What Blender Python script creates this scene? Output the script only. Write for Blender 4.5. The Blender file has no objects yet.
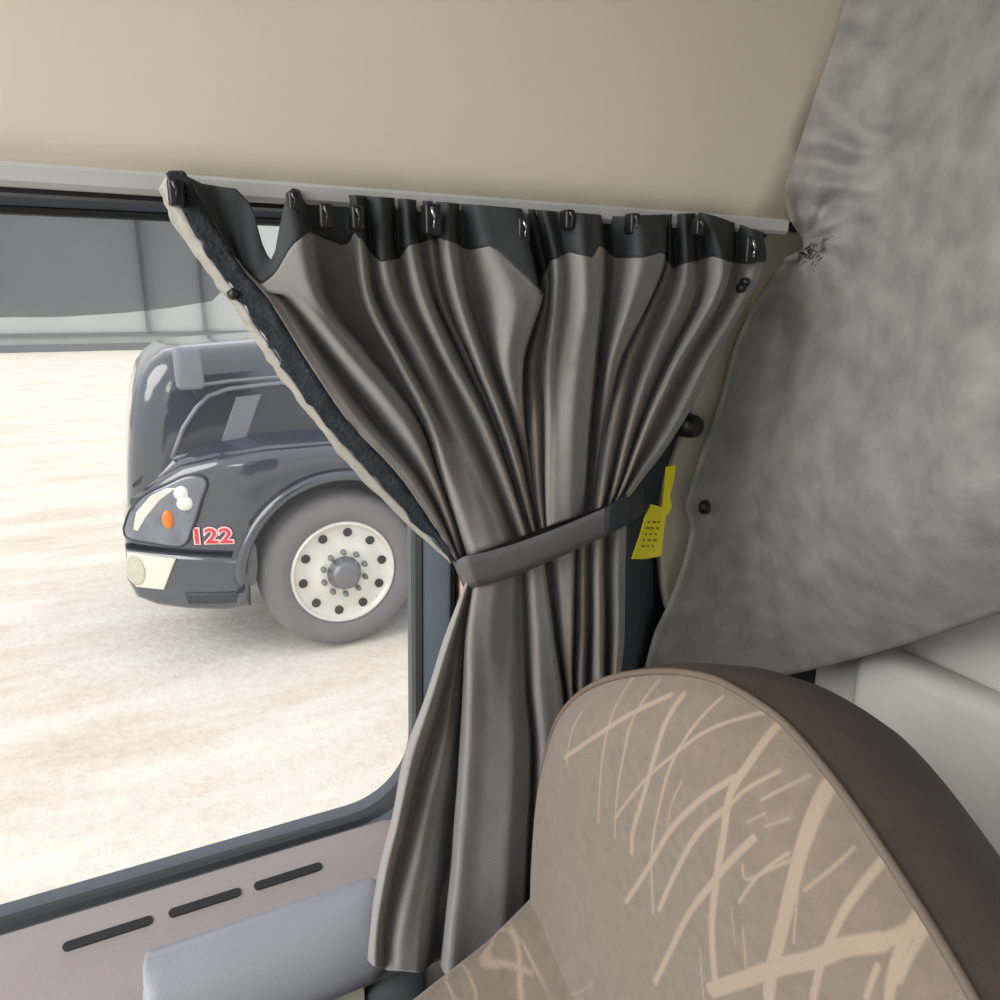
import bpy, bmesh, math, random
from mathutils import Vector, Matrix, noise
random.seed(4)
C = bpy.context.scene.collection
H = 2.27                                    # camera height above the ground outside (ground is z = 0)
PITCH, YAW, F = math.radians(14.6), math.radians(26), 750.0

# ------------------------------------------------------------------ calibration helper
def ray(px, py):
    a = (px-500)/F; b = -(py-500)/F
    fw = math.cos(PITCH)+b*math.sin(PITCH); up = -math.sin(PITCH)+b*math.cos(PITCH)
    return (a*math.cos(YAW)+fw*math.sin(YAW), -a*math.sin(YAW)+fw*math.cos(YAW), up)
def P(px, py, Y=None, X=None, Z=None):
    r = ray(px, py)
    t = Y/r[1] if Y is not None else X/r[0] if X is not None else (Z-H)/r[2]
    return Vector((t*r[0], t*r[1], H+t*r[2]))

# ------------------------------------------------------------------ materials
def nd(nt, t, **kw):
    n = nt.nodes.new(t)
    for k, v in kw.items():
        if k in n.inputs: n.inputs[k].default_value = v
        else: setattr(n, k, v)
    return n
def mat(name, col, rough=.6, metal=0, var=.0, scale=20, bump=0, bscale=200, coat=0, sheen=0, col2=None, stretch=(1,1,1), spec=None):
    m = bpy.data.materials.new(name); m.use_nodes = True
    nt = m.node_tree; b = nt.nodes['Principled BSDF']
    b.inputs['Roughness'].default_value = rough; b.inputs['Metallic'].default_value = metal
    b.inputs['Coat Weight'].default_value = coat; b.inputs['Coat Roughness'].default_value = .08
    b.inputs['Sheen Weight'].default_value = sheen
    if spec is not None: b.inputs['Specular IOR Level'].default_value = spec
    tc = nd(nt, 'ShaderNodeTexCoord'); mp = nd(nt, 'ShaderNodeMapping'); mp.inputs['Scale'].default_value = stretch
    nt.links.new(tc.outputs['Object'], mp.inputs['Vector'])
    n = nd(nt, 'ShaderNodeTexNoise', Scale=scale, Detail=5.0)
    nt.links.new(mp.outputs['Vector'], n.inputs['Vector'])
    r = nd(nt, 'ShaderNodeValToRGB')
    c2 = col2 or tuple(min(1, c*(1+var)) for c in col)
    c1 = tuple(c*(1-var) for c in col)
    r.color_ramp.elements[0].color = (*c1, 1); r.color_ramp.elements[1].color = (*c2, 1)
    r.color_ramp.elements[0].position = .3; r.color_ramp.elements[1].position = .7
    nt.links.new(n.outputs['Fac'], r.inputs['Fac']); nt.links.new(r.outputs['Color'], b.inputs['Base Color'])
    if bump:
        n2 = nd(nt, 'ShaderNodeTexNoise', Scale=bscale, Detail=3.0)
        nt.links.new(mp.outputs['Vector'], n2.inputs['Vector'])
        bp = nd(nt, 'ShaderNodeBump', Strength=bump, Distance=.002)
        nt.links.new(n2.outputs['Fac'], bp.inputs['Height']); nt.links.new(bp.outputs['Normal'], b.inputs['Normal'])
    return m
def srgb(r, g, b):
    f = lambda c: (c/255/12.92) if c <= 10 else ((c/255+.055)/1.055)**2.4
    return (f(r), f(g), f(b))
M = {}
M['beige'] = mat('beige_panel', srgb(216, 208, 190), .75, var=.04, scale=3, bump=.035, bscale=500)
M['rail'] = mat('rail_grey', srgb(186, 188, 186), .4, metal=.0, var=.03)
M['cloth'] = mat('curtain_cloth', srgb(130, 126, 123), .9, var=.07, scale=60, bump=.25, bscale=900, sheen=.25)
M['heading'] = mat('heading_tape', srgb(52, 55, 58), .8, var=.15, scale=60, bump=.2, bscale=700)
M['hem'] = mat('hem_lining', srgb(158, 155, 147), .85, var=.12, scale=80, bump=.3, bscale=400)
M['velcro'] = mat('dark_fleece_strip', srgb(32, 38, 44), .9, var=.4, scale=90, bump=.8, bscale=350)
M['strap'] = mat('strap_webbing', srgb(86, 86, 88), .8, var=.1, scale=120, bump=.3, bscale=900)
M['black'] = mat('black_plastic', srgb(22, 23, 25), .4, var=.1)
M['chrome'] = mat('chrome', (.8, .8, .8), .2, metal=1)
M['drape'] = mat('drape_suede', srgb(122, 121, 116), .75, col2=srgb(146, 144, 138), var=.1, scale=30, bump=.5, bscale=120, sheen=.3)
M['frame'] = mat('window_frame_slate', srgb(88, 98, 108), .45, var=.05)
M['rubber'] = mat('black_rubber', srgb(24, 27, 31), .5, var=.1)
M['pink'] = mat('door_trim_mauve', srgb(148, 139, 138), .6, var=.03, scale=6, bump=.15, bscale=500)
M['armrest'] = mat('armrest_vinyl', srgb(140, 142, 152), .5, var=.03, bump=.15, bscale=500)
M['pinkjamb'] = mat('jamb_trim', srgb(205, 170, 150), .7, var=.03)
M['dark'] = mat('dark_pillar', srgb(30, 36, 42), .7, var=.1)
M['belt'] = mat('belt_webbing', srgb(44, 50, 60), .7, var=.15, scale=200)
M['pillar'] = mat('pillar_beige', srgb(178, 170, 152), .6, var=.04, scale=8)
M['pale'] = mat('pale_panel', srgb(222, 220, 212), .7, var=.03)
M['teal'] = mat('lower_trim', srgb(56, 65, 69), .6, var=.08)
M['lowpale'] = mat('lower_door_carpet', srgb(186, 186, 166), .9, var=.06, scale=60)
M['ceil'] = mat('ceiling_cloth', srgb(120, 116, 110), .9, var=.03)
M['floor'] = mat('floor_rubber', srgb(70, 68, 66), .9, var=.1)
M['paint'] = mat('truck_paint', srgb(38, 48, 64), .22, var=.02, scale=1, coat=1)
M['paint'].node_tree.nodes['Principled BSDF'].inputs['Coat IOR'].default_value = 1.7
M['paintdk'] = mat('truck_trim', srgb(34, 39, 48), .4, var=.06)
M['tglass'] = mat('truck_dark_gloss', srgb(46, 52, 62), .1, var=.2, scale=2, spec=.6)
M['lens'] = mat('headlamp_lens', srgb(106, 114, 126), .12, var=.25, scale=9, coat=.8)
M['bulb'] = mat('lamp_white', (.92, .9, .85), .2)
M['amber'] = mat('lamp_amber', srgb(240, 130, 40), .3)
M['fog'] = mat('fog_panel', srgb(226, 220, 206), .3, var=.05)
M['foglens'] = mat('fog_lens', srgb(190, 190, 170), .15, var=.1)
M['tire'] = mat('tire_rubber', srgb(116, 114, 116), .9, var=.07, scale=12)
M['rim'] = mat('rim_alloy', srgb(222, 220, 212), .35, metal=.25, var=.05, scale=12)
M['hub'] = mat('hub_steel', srgb(120, 122, 126), .4, metal=.5, var=.1)
M['red'] = mat('decal_red', srgb(215, 50, 60), .5)
M['white'] = mat('decal_white', srgb(240, 215, 215), .5)
M['grille'] = mat('grille_grey', srgb(124, 130, 140), .4, metal=.2)
M['yellow'] = mat('tag_yellow', srgb(255, 238, 30), .55, var=.04)
M['print'] = mat('tag_print', srgb(150, 130, 20), .6)
M['bwall'] = mat('building_wall', srgb(186, 190, 190), .8, var=.04, scale=.6)
M['bdark'] = mat('building_trim', srgb(120, 124, 128), .8)
M['seatshade'] = mat('seat_fabric_shaded', srgb(70, 60, 52), .9, var=.14, scale=40, bump=.3, bscale=600)  # seat fabric again, darkened to carry the shade behind the front face
M['piping'] = mat('seat_piping', srgb(96, 84, 74), .8, var=.1)

def seat_material():
    m = mat('seat_fabric', srgb(110, 99, 88), .92, var=.09, scale=90, bump=.35, bscale=700, sheen=.2)
    nt = m.node_tree; b = nt.nodes['Principled BSDF']
    old = b.inputs['Base Color'].links[0].from_socket
    at = nd(nt, 'ShaderNodeAttribute', attribute_name='strokes')
    mx = nd(nt, 'ShaderNodeMix', data_type='RGBA')
    nt.links.new(at.outputs['Fac'], mx.inputs['Factor'])
    nt.links.new(old, mx.inputs[6]); mx.inputs[7].default_value = (*srgb(146, 130, 114), 1)
    nt.links.new(mx.outputs[2], b.inputs['Base Color'])
    return m
M['seat'] = seat_material()

def glass_material(name, tint, haze, gl=.06):
    m = bpy.data.materials.new(name); m.use_nodes = True; nt = m.node_tree
    out = nt.nodes['Material Output']; nt.nodes.remove(nt.nodes['Principled BSDF'])
    tr = nd(nt, 'ShaderNodeBsdfTransparent'); tr.inputs['Color'].default_value = (*tint, 1)
    df = nd(nt, 'ShaderNodeBsdfTranslucent'); df.inputs['Color'].default_value = (.85, .88, .9, 1)
    gs = nd(nt, 'ShaderNodeBsdfGlossy', Roughness=.02)
    fr = nd(nt, 'ShaderNodeFresnel', IOR=1.3)
    ns = nd(nt, 'ShaderNodeTexNoise', Scale=6.0, Detail=4.0)
    mt = nd(nt, 'ShaderNodeMath', operation='MULTIPLY'); mt.inputs[1].default_value = haze*2
    nt.links.new(ns.outputs['Fac'], mt.inputs[0])
    a = nd(nt, 'ShaderNodeMixShader'); b = nd(nt, 'ShaderNodeMixShader')
    nt.links.new(mt.outputs[0], a.inputs[0])
    nt.links.new(tr.outputs[0], a.inputs[1]); nt.links.new(df.outputs[0], a.inputs[2])
    nt.links.new(fr.outputs[0], b.inputs[0]); nt.links.new(a.outputs[0], b.inputs[1]); nt.links.new(gs.outputs[0], b.inputs[2])
    nt.links.new(b.outputs[0], out.inputs['Surface'])
    return m
M['glass'] = glass_material('window_glass', (.97, .98, .98), .05)
M['visor'] = glass_material('smoked_visor', (.33, .345, .36), .02)

def ground_material():
    m = bpy.data.materials.new('sandy_gravel'); m.use_nodes = True; nt = m.node_tree; b = nt.nodes['Principled BSDF']
    b.inputs['Roughness'].default_value = .95; b.inputs['Specular IOR Level'].default_value = .1
    tc = nd(nt, 'ShaderNodeTexCoord'); mp = nd(nt, 'ShaderNodeMapping'); mp.inputs['Scale'].default_value = (.5, 1.6, 1)
    nt.links.new(tc.outputs['Object'], mp.inputs['Vector'])
    n1 = nd(nt, 'ShaderNodeTexNoise', Scale=1.3, Detail=8.0, Roughness=.7); n2 = nd(nt, 'ShaderNodeTexNoise', Scale=14.0, Detail=6.0, Roughness=.75)
    nt.links.new(mp.outputs['Vector'], n1.inputs['Vector']); nt.links.new(tc.outputs['Object'], n2.inputs['Vector'])
    r = nd(nt, 'ShaderNodeValToRGB'); e = r.color_ramp.elements
    e[0].position = .3; e[0].color = (*srgb(204, 190, 172), 1); e[1].position = .68; e[1].color = (*srgb(247, 242, 234), 1)
    mx = nd(nt, 'ShaderNodeMix', data_type='FLOAT'); mx.inputs['Factor'].default_value = .35
    nt.links.new(n1.outputs['Fac'], mx.inputs[2]); nt.links.new(n2.outputs['Fac'], mx.inputs[3])
    nt.links.new(mx.outputs[0], r.inputs['Fac']); nt.links.new(r.outputs['Color'], b.inputs['Base Color'])
    bp = nd(nt, 'ShaderNodeBump', Strength=.5, Distance=.03); nt.links.new(n2.outputs['Fac'], bp.inputs['Height']); nt.links.new(bp.outputs['Normal'], b.inputs['Normal'])
    return m
M['ground'] = ground_material()

# ------------------------------------------------------------------ object helpers
def link(name, me, m, parent=None, smooth=True):
    o = bpy.data.objects.new(name, me); C.objects.link(o)
    if m is not None: me.materials.append(m)
    if smooth:
        for p in me.polygons: p.use_smooth = True
    if parent is not None:
        o.parent = parent; o.matrix_parent_inverse = parent.matrix_world.inverted() if False else Matrix.Translation(-parent.location)
    return o
def obj(name, bm, m, parent=None, smooth=True, fix=True):
    if fix: bmesh.ops.recalc_face_normals(bm, faces=bm.faces[:])
    me = bpy.data.meshes.new(name); bm.to_mesh(me); bm.free()
    return link(name, me, m, parent, smooth)
def pyobj(name, verts, faces, m, parent=None, smooth=True, fix=True):
    bm = bmesh.new(); vs = [bm.verts.new(v) for v in verts]
    for f in faces:
        try: bm.faces.new([vs[i] for i in f])
        except ValueError: pass
    return obj(name, bm, m, parent, smooth, fix)
def empty(name, loc):
    o = bpy.data.objects.new(name, None); C.objects.link(o); o.location = loc; o.empty_display_size = .1; return o
def tag(o, label, cat, group=None):
    o['label'] = label; o['category'] = cat
    if group: o['group'] = group
    return o
def struct(o): o['kind'] = 'structure'; return o
def sharp(o, ang=35):
    me = o.data
    me.set_sharp_from_angle(angle=math.radians(ang)); return o
def bevel(o, w, seg=3):
    b = o.modifiers.new('bevel', 'BEVEL'); b.width = w; b.segments = seg; b.limit_method = 'ANGLE'; b.angle_limit = math.radians(35); return o
def solid(o, t, off=0):
    s = o.modifiers.new('solid', 'SOLIDIFY'); s.thickness = t; s.offset = off; return o
def box(bm, x0, x1, y0, y1, z0, z1):
    v = [bm.verts.new((x, y, z)) for x in (x0, x1) for y in (y0, y1) for z in (z0, z1)]
    for f in ((0,1,3,2),(4,6,7,5),(0,4,5,1),(2,3,7,6),(0,2,6,4),(1,5,7,3)): bm.faces.new([v[i] for i in f])
def boxobj(name, b, m, parent=None, bev=0):
    bm = bmesh.new(); box(bm, *b); o = obj(name, bm, m, parent, smooth=bool(bev))
    if bev: bevel(o, bev)
    return o
def grid_faces(nr, nc, closed=False):
    fs = []
    for r in range(nr-1):
        for c in range(nc if closed else nc-1):
            d = (c+1) % nc
            fs.append((r*nc+c, r*nc+d, (r+1)*nc+d, (r+1)*nc+c))
    return fs
def tube_bm(bm, pts, r, n=8, cap=True):
    pts = [Vector(p) for p in pts]; rings = []
    for i, p in enumerate(pts):
        t = (pts[min(i+1, len(pts)-1)]-pts[max(i-1, 0)]).normalized()
        a = t.cross(Vector((0, 0, 1)));
        if a.length < .05: a = t.cross(Vector((1, 0, 0)))
        a.normalize(); b = t.cross(a)
        rr = r[i] if isinstance(r, (list, tuple)) else r
        rings.append([bm.verts.new(p+a*rr*math.cos(k*2*math.pi/n)+b*rr*math.sin(k*2*math.pi/n)) for k in range(n)])
    for i in range(len(rings)-1):
        for k in range(n): bm.faces.new((rings[i][k], rings[i][(k+1) % n], rings[i+1][(k+1) % n], rings[i+1][k]))
    if cap: bm.faces.new(rings[0]); bm.faces.new(rings[-1])
def tube(name, pts, r, m, parent=None, n=8):
    bm = bmesh.new(); tube_bm(bm, pts, r, n); return obj(name, bm, m, parent)
def lathe_bm(bm, prof, n=48, M4=Matrix.Identity(4)):
    rings = []                                  # prof: (radius, along -Y)
    for r, h in prof:
        if r < 1e-6: rings.append([bm.verts.new(M4 @ Vector((0, -h, 0)))])
        else: rings.append([bm.verts.new(M4 @ Vector((r*math.cos(k*2*math.pi/n), -h, r*math.sin(k*2*math.pi/n)))) for k in range(n)])
    for a, b in zip(rings, rings[1:]):
        for k in range(n):
            q = [a[k % len(a)], a[(k+1) % len(a)], b[(k+1) % len(b)], b[k % len(b)]]
            q = list(dict.fromkeys(q))
            if len(q) > 2:
                try: bm.faces.new(q)
                except ValueError: pass
def lathe(name, prof, loc, m, parent=None, n=48, rot=None):
    bm = bmesh.new(); M4 = Matrix.Translation(loc)
    if rot: M4 = M4 @ rot
    lathe_bm(bm, prof, n, M4); return obj(name, bm, m, parent)
def interp(tab, x):
    if x <= tab[0][0]: return tab[0][1]
    for (a, b), (c, d) in zip(tab, tab[1:]):
        if x <= c: return b+(d-b)*(x-a)/(c-a)
    return tab[-1][1]
def crom(pts, n):
    out = []; L = len(pts)
    for i in range(L-1):
        p0 = pts[max(i-1, 0)]; p1 = pts[i]; p2 = pts[i+1]; p3 = pts[min(i+2, L-1)]
        for k in range(n):
            t = k/n
            out.append(tuple(.5*((2*b)+(c-a)*t+(2*a-5*b+4*c-d)*t*t+(3*b-a-3*c+d)*t**3) for a, b, c, d in zip(p0, p1, p2, p3)))
    out.append(tuple(pts[-1])); return out
def smooth(t): return t*t*(3-2*t)

# ------------------------------------------------------------------ camera
cam = bpy.data.cameras.new('camera'); cam.lens = 27; cam.sensor_width = 36; cam.clip_start = .01; cam.clip_end = 500
co = bpy.data.objects.new('camera', cam); C.objects.link(co)
co.location = (0, 0, H); co.rotation_euler = (math.pi/2-PITCH, 0, -YAW)
bpy.context.scene.camera = co

# ------------------------------------------------------------------ planes inside the cab
YG, YF, YC = .70, .665, .58                 # window glass, frame face, curtain
XD = .60                                    # sleeper drape

# ================================================================== OUTSIDE
bm = bmesh.new(); bmesh.ops.create_grid(bm, x_segments=1, y_segments=1, size=90)
for v in bm.verts: v.co.y += 60
struct(obj('ground', bm, M['ground'], smooth=False))

# warehouse far behind
YB = 44.0
b0 = P(-250, 330, Y=YB); b1 = P(900, 330, Y=YB)
ware = empty('warehouse', (8, YB, 0))
bm = bmesh.new(); box(bm, -45, 70, YB, YB+12, 0, 9)
obj('wall', bm, M['bwall'], ware, smooth=False)
bm = bmesh.new(); box(bm, -45.2, 70.2, YB-.25, YB-.02, .0, .35); obj('plinth', bm, M['bdark'], ware, smooth=False)
bm = bmesh.new(); box(bm, -45.2, 70.2, YB-.2, YB-.02, .75, .9); obj('bump_rail', bm, M['bdark'], ware, smooth=False)
bm = bmesh.new(); box(bm, -45.6, 70.6, YB-.6, YB+12.5, 9, 9.4); obj('roof_edge', bm, M['bdark'], ware, smooth=False)
for px in (148, 205, 330, 470):
    q = P(px, 325, Y=YB-.1); bm = bmesh.new(); box(bm, q.x-.09, q.x+.09, YB-.3, YB-.02, .9, 9); obj('downpipe', bm, M['bdark'], ware, smooth=False)
tag(ware, 'long pale grey warehouse far behind the dark truck', 'building')

# ------------------------------------------------------------------ the parked truck
YT = 4.70
def bend(x): return .42*(max(0, (.78-x)/.95))**2
def T(px, py, dy=0):
    y = YT
    for _ in range(8):
        q = P(px, py, Y=y+dy); y = YT+bend(q.x)
    return P(px, py, Y=y+dy)
def resample(poly, step, closed=True):
    out = []; L = len(poly)
    for i in range(L if closed else L-1):
        a = Vector(poly[i]); b = Vector(poly[(i+1) % L]); n = max(1, int((b-a).length/step))
        for k in range(n): out.append(a+(b-a)*k/n)
    if not closed: out.append(Vector(poly[-1]))
    return out
def pillow(name, poly, y0, depth, r, m, parent, dobend=True, step=.05, cuts=16, back_r=None):
    """closed XZ outline -> slab with rounded front edge, then wrapped round the front corner"""
    pts = resample([Vector((p[0], p[1])) for p in poly], step); n = len(pts)
    area = sum(pts[i].x*pts[(i+1) % n].y-pts[(i+1) % n].x*pts[i].y for i in range(n))
    nor = []
    for i in range(n):
        t = (pts[(i+1) % n]-pts[i-1]).normalized(); q = Vector((-t.y, t.x))
        nor.append(q if area > 0 else -q)
    bm = bmesh.new(); rings = []
    prof = [(r*(1-math.sin(a)), r*(1-math.cos(a))) for a in [k*math.pi/2/5 for k in range(6)]]   # (inset, y)
    prof = [(ins, yy) for ins, yy in prof]
    seq = [(p[0], p[1]) for p in reversed([(r*(1-math.cos(a)), r*(1-math.sin(a))) for a in [k*math.pi/2/5 for k in range(6)]])]
    seq.append((0, depth-(back_r or 0)))
    if back_r:
        for k in range(1, 6):
            a = k*math.pi/2/5; seq.append((back_r*(1-math.cos(a)), depth-back_r+back_r*math.sin(a)))
    for ins, yy in seq:
        rings.append([bm.verts.new((p.x+q.x*ins, yy, p.y+q.y*ins)) for p, q in zip(pts, nor)])
    for a, b in zip(rings, rings[1:]):
        for k in range(n): bm.faces.new((a[k], a[(k+1) % n], b[(k+1) % n], b[k]))
    f0 = bm.faces.new(rings[0]); f1 = bm.faces.new(rings[-1])
    if dobend:
        xs = [p.x for p in pts]; a, b = min(xs), max(xs)
        for k in range(1, cuts):
            bmesh.ops.bisect_plane(bm, geom=bm.verts[:]+bm.edges[:]+bm.faces[:], plane_co=(a+(b-a)*k/cuts, 0, 0), plane_no=(1, 0, 0))
    bmesh.ops.triangulate(bm, faces=[f for f in bm.faces if len(f.verts) > 4])
    for v in bm.verts:
        v.co.y += y0+(bend(v.co.x) if dobend else 0)
    o = obj(name, bm, m, parent); sharp(o, 40); return o
def poly(pxs, dy=0): return [(q.x, q.z) for q in (T(a, b, dy) for a, b in pxs)]

truck = empty('semi_truck', (1.2, YT+1.2, 0))
tag(truck, 'dark blue-black semi truck parked outside the side window', 'truck')
WC = T(344, 577); RW = .545; WC.z = RW+.0
wx, wz = WC.x, RW
arch = [(wx+(RW+.1)*math.cos(a), wz+(RW+.10)*math.sin(a)) for a in [math.radians(d) for d in range(-8, 189, 8)]]   # right -> over -> left
ftop = poly([(125, 546), (124, 522), (134, 497), (158, 480), (182, 467), (215, 459), (270, 451), (340, 445)])
xr = wx+1.75
fender = ftop+[(xr, ftop[-1][1]+.04), (xr, wz-.05)]+arch+[(poly([(247, 556)])[0])]
pillow('fender', fender, YT, .5, .07, M['paint'], truck)
flip = [(x, z) for x, z in fender]
# arch lip
lip = [Vector((x, YT-.015, z)) for x, z in [(wx+(RW+.115)*math.cos(a), wz+(RW+.115)*math.sin(a)) for a in [math.radians(d) for d in range(-10, 191, 6)]]]
lo = tube('arch_lip', lip, .035, M['paint'], truck, 10)
# inner wheel well
bm = bmesh.new(); n = 24
va = [[bm.verts.new((wx+(RW+.12)*math.cos(math.pi*k/n), YT+y, wz+(RW+.12)*math.sin(math.pi*k/n))) for k in range(n+1)] for y in (.05, .75)]
for k in range(n): bm.faces.new((va[0][k], va[0][k+1], va[1][k+1], va[1][k]))
bm.faces.new(va[1]); obj('wheel_well', bm, M['black'], truck)
# bumper
bump = poly([(125, 549), (180, 554), (246, 557), (251, 575), (252, 607), (225, 611), (190, 610), (158, 606), (137, 598), (127, 580)])
pillow('bumper', bump, YT-.01, .5, .05, M['paint'], truck)
slot = poly([(184, 592), (238, 591), (240, 601), (188, 603)])
pillow('bumper_slot', slot, YT-.03, .06, .01, M['paintdk'], truck)
bm = bmesh.new(); box(bm, bump[-1][0]+.12, bump[-1][0]+.5, YT+.6, YT+1.75, bump[6][1], bump[0][1]); bevel(obj('bumper_bar', bm, M['paint'], truck, smooth=False), .05)
fogp = poly([(127, 551), (176, 558), (164, 589), (136, 586), (128, 572)])
fo = pillow('fog_lamp', fogp, YT-.025, .06, .012, M['fog'], truck)
fogl = [(T(135, 569).x+.065*math.cos(a)*.9, T(135, 569).z+.1*math.sin(a)) for a in [k*math.pi/8 for k in range(16)]]
pillow('lens', fogl, YT-.035, .04, .012, M['foglens'], fo)
fo.children[0].matrix_parent_inverse = Matrix.Identity(4)
# headlight
hl = poly([(124, 528), (131, 509), (146, 494), (166, 484), (188, 475), (206, 480), (201, 500), (192, 528), (182, 545), (152, 542), (128, 537)])
hl = [(a, b) for a, b, _ in crom([(x, z, 0) for x, z in hl+[hl[0]]], 4)[:-1]]
ho = pillow('headlight', hl, YT-.03, .08, .02, M['lens'], truck)
hr = tube('lens_rim', [Vector((x, YT+bend(x)-.012, z)) for x, z in hl+[hl[0]]], .010, M['paintdk'], ho, 8); hr.matrix_parent_inverse = Matrix.Identity(4)
rq = poly([(136, 511), (150, 495), (166, 487), (176, 487), (160, 499), (146, 516), (138, 530), (133, 528)])
rf = pillow('lens_highlight', rq, YT-.036, .02, .008, M['rim'], ho); rf.matrix_parent_inverse = Matrix.Identity(4)  # pale strip drawn as the highlight on the headlamp lens
def blob(name, px, py, rx, rz, m, parent, dy=-.035):
    q = T(px, py); bm = bmesh.new(); bmesh.ops.create_uvsphere(bm, u_segments=20, v_segments=12, radius=1)
    for v in bm.verts: v.co = Vector((q.x+v.co.x*rx, q.y+dy+v.co.y*.025, q.z+v.co.z*rz))
    o = obj(name, bm, m, parent); o.matrix_parent_inverse = Matrix.Identity(4); return o
blob('bulb', 181, 492, .045, .045, M['bulb'], ho); blob('bulb', 185, 502, .05, .045, M['bulb'], ho)
blob('turn_signal', 168, 518, .035, .06, M['amber'], ho)
bl = T(180, 519); 
# number decal
def text(body, size, pa, pb, m, parent, off, offset=0, name='number_decal', shear=0):
    cu = bpy.data.curves.new('txt', 'FONT'); cu.body = body; cu.size = size; cu.align_x = 'CENTER'; cu.align_y = 'CENTER'
    cu.offset = offset; cu.extrude = .002; cu.shear = shear; cu.space_character = 1.05
    to = bpy.data.objects.new('txt', cu); C.objects.link(to)
    dg = bpy.context.evaluated_depsgraph_get(); me = bpy.data.meshes.new_from_object(to.evaluated_get(dg)); me.name = name
    bpy.data.objects.remove(to)
    d = (pb-pa); ang = math.atan2(d.y, d.x)
    Mx = Matrix.Translation((pa+pb)/2+Vector((math.sin(ang)*off, -math.cos(ang)*off, 0))) @ Matrix.Rotation(ang, 4, 'Z') @ Matrix.Rotation(math.pi/2, 4, 'X')
    me.transform(Mx @ Matrix.Diagonal((1.12, .9, 1, 1))); return link(name, me, m, parent, smooth=False)
pa, pb = T(192, 536), T(232, 536)
nw = text('122', .15, pa, pb, M['white'], truck, .012, .011)
nr = text('122', .15, pa, pb, M['red'], nw, .018, .002, name='red_digits'); nr.matrix_parent_inverse = Matrix.Identity(4)
# hood
def TH(px, py, dy=.32): return P(px, py, Y=YT+dy)
hood = [(q.x, q.z) for q in (TH(*a) for a in [(127, 530), (127, 470), (129, 425), (133, 398), (140, 376), (150, 362), (164, 352), (190, 347), (240, 343), (300, 338), (380, 331), (480, 322), (560, 314), (600, 440), (330, 480), (200, 520)])]
pillow('hood', hood, YT+.3, 1.75, .2, M['paint'], truck, dobend=False, step=.04, back_r=.2)
# shoulder between the fender top and the hood side
sh = []
xs = [a for a, _ in ftop[2:]]+[xr]; zs = [b for _, b in ftop[2:]]+[ftop[-1][1]+.04]
for x, z in zip(xs, zs):
    sh.append([Vector((x, YT+bend(x)+.03, z-.05)), Vector((x, YT+bend(x)+.07, z-.005)), Vector((x, YT+bend(x)*.8+.15, z+.03)), Vector((x, YT+.33, z+.08))])
vs = [v for row in sh for v in row]
pyobj('shoulder', vs, grid_faces(len(sh), 4), M['paint'], truck)
# window-shaped reflection on the hood side, modelled as a dark panel with bright edging
wq = [(172, 458), (183, 428), (196, 408), (208, 396), (228, 389), (270, 384), (330, 379), (392, 375), (392, 440), (300, 446), (215, 451)]
wp = [(q.x, q.z) for q in (TH(a, b, .29) for a, b in wq)]
po = pillow('side_panel', wp, YT+.29, .06, .012, M['tglass'], truck, dobend=False)
tube('reflection_edging', [Vector((x, YT+.285, z)) for x, z in resample(wp+[wp[0]], .06, False)], .014, M['grille'], truck, 8)
mq = [(q.x, q.z) for q in (TH(a, b, .285) for a, b in [(219, 449), (236, 397), (262, 394), (243, 447)])]
mo = pillow('reflection_post', mq, YT+.282, .03, .008, M['grille'], truck, dobend=False)  # pale strip belonging to the same modelled reflection
tube('hood_seam', [Vector((x, YT+.297, z)) for x, z in [(q.x, q.z) for q in (TH(a, b, .297) for a, b in [(196, 386), (230, 381), (290, 376), (360, 371), (440, 366)])]], .012, M['grille'], truck, 8)
# hood mirror
hm = P(187, 366, Y=YT+.3); bm = bmesh.new(); box(bm, hm.x-.08, hm.x+.08, hm.y-.17, hm.y-.06, hm.z-.13, hm.z+.12)
mi = bevel(obj('hood_mirror', bm, M['grille'], truck), .03)
tube('mirror_arm', [hm+Vector((0, -.1, -.1)), hm+Vector((.05, .0, -.2)), hm+Vector((.1, .1, -.25))], .015, M['paintdk'], truck)
# grille on the nose
bm = bmesh.new(); box(bm, hood[1][0]+.06, hood[1][0]+.13, YT+.6, YT+1.75, .75, 1.65); bevel(obj('grille', bm, M['grille'], truck), .02)
# cab behind the hood
cx = hood[12][0]
cab = [(cx-.75, 1.0), (cx-.55, 1.75), (cx-.1, 2.75), (cx+.4, 3.0), (cx+2.6, 3.6), (cx+2.6, .7), (cx-.4, .7)]
pillow('cab', cab, YT+.05, 2.25, .15, M['paint'], truck, dobend=False, step=.1, back_r=.15)
dw = [(cx-.05, 1.75), (cx+.25, 2.6), (cx+1.0, 2.65), (cx+1.0, 1.75)]
pillow('door_window', dw, YT+.04, .05, .01, M['tglass'], truck, dobend=False)
pillow('fuel_tank', [(cx+.1, .4), (cx+1.9, .4), (cx+1.9, .95), (cx+.1, .95)], YT+.05, .55, .15, M['grille'], truck, dobend=False, back_r=.15)
bm = bmesh.new(); box(bm, wx-.3, cx+2.6, YT+.8, YT+1.7, .55, .85); obj('chassis', bm, M['black'], truck, smooth=False)
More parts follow.
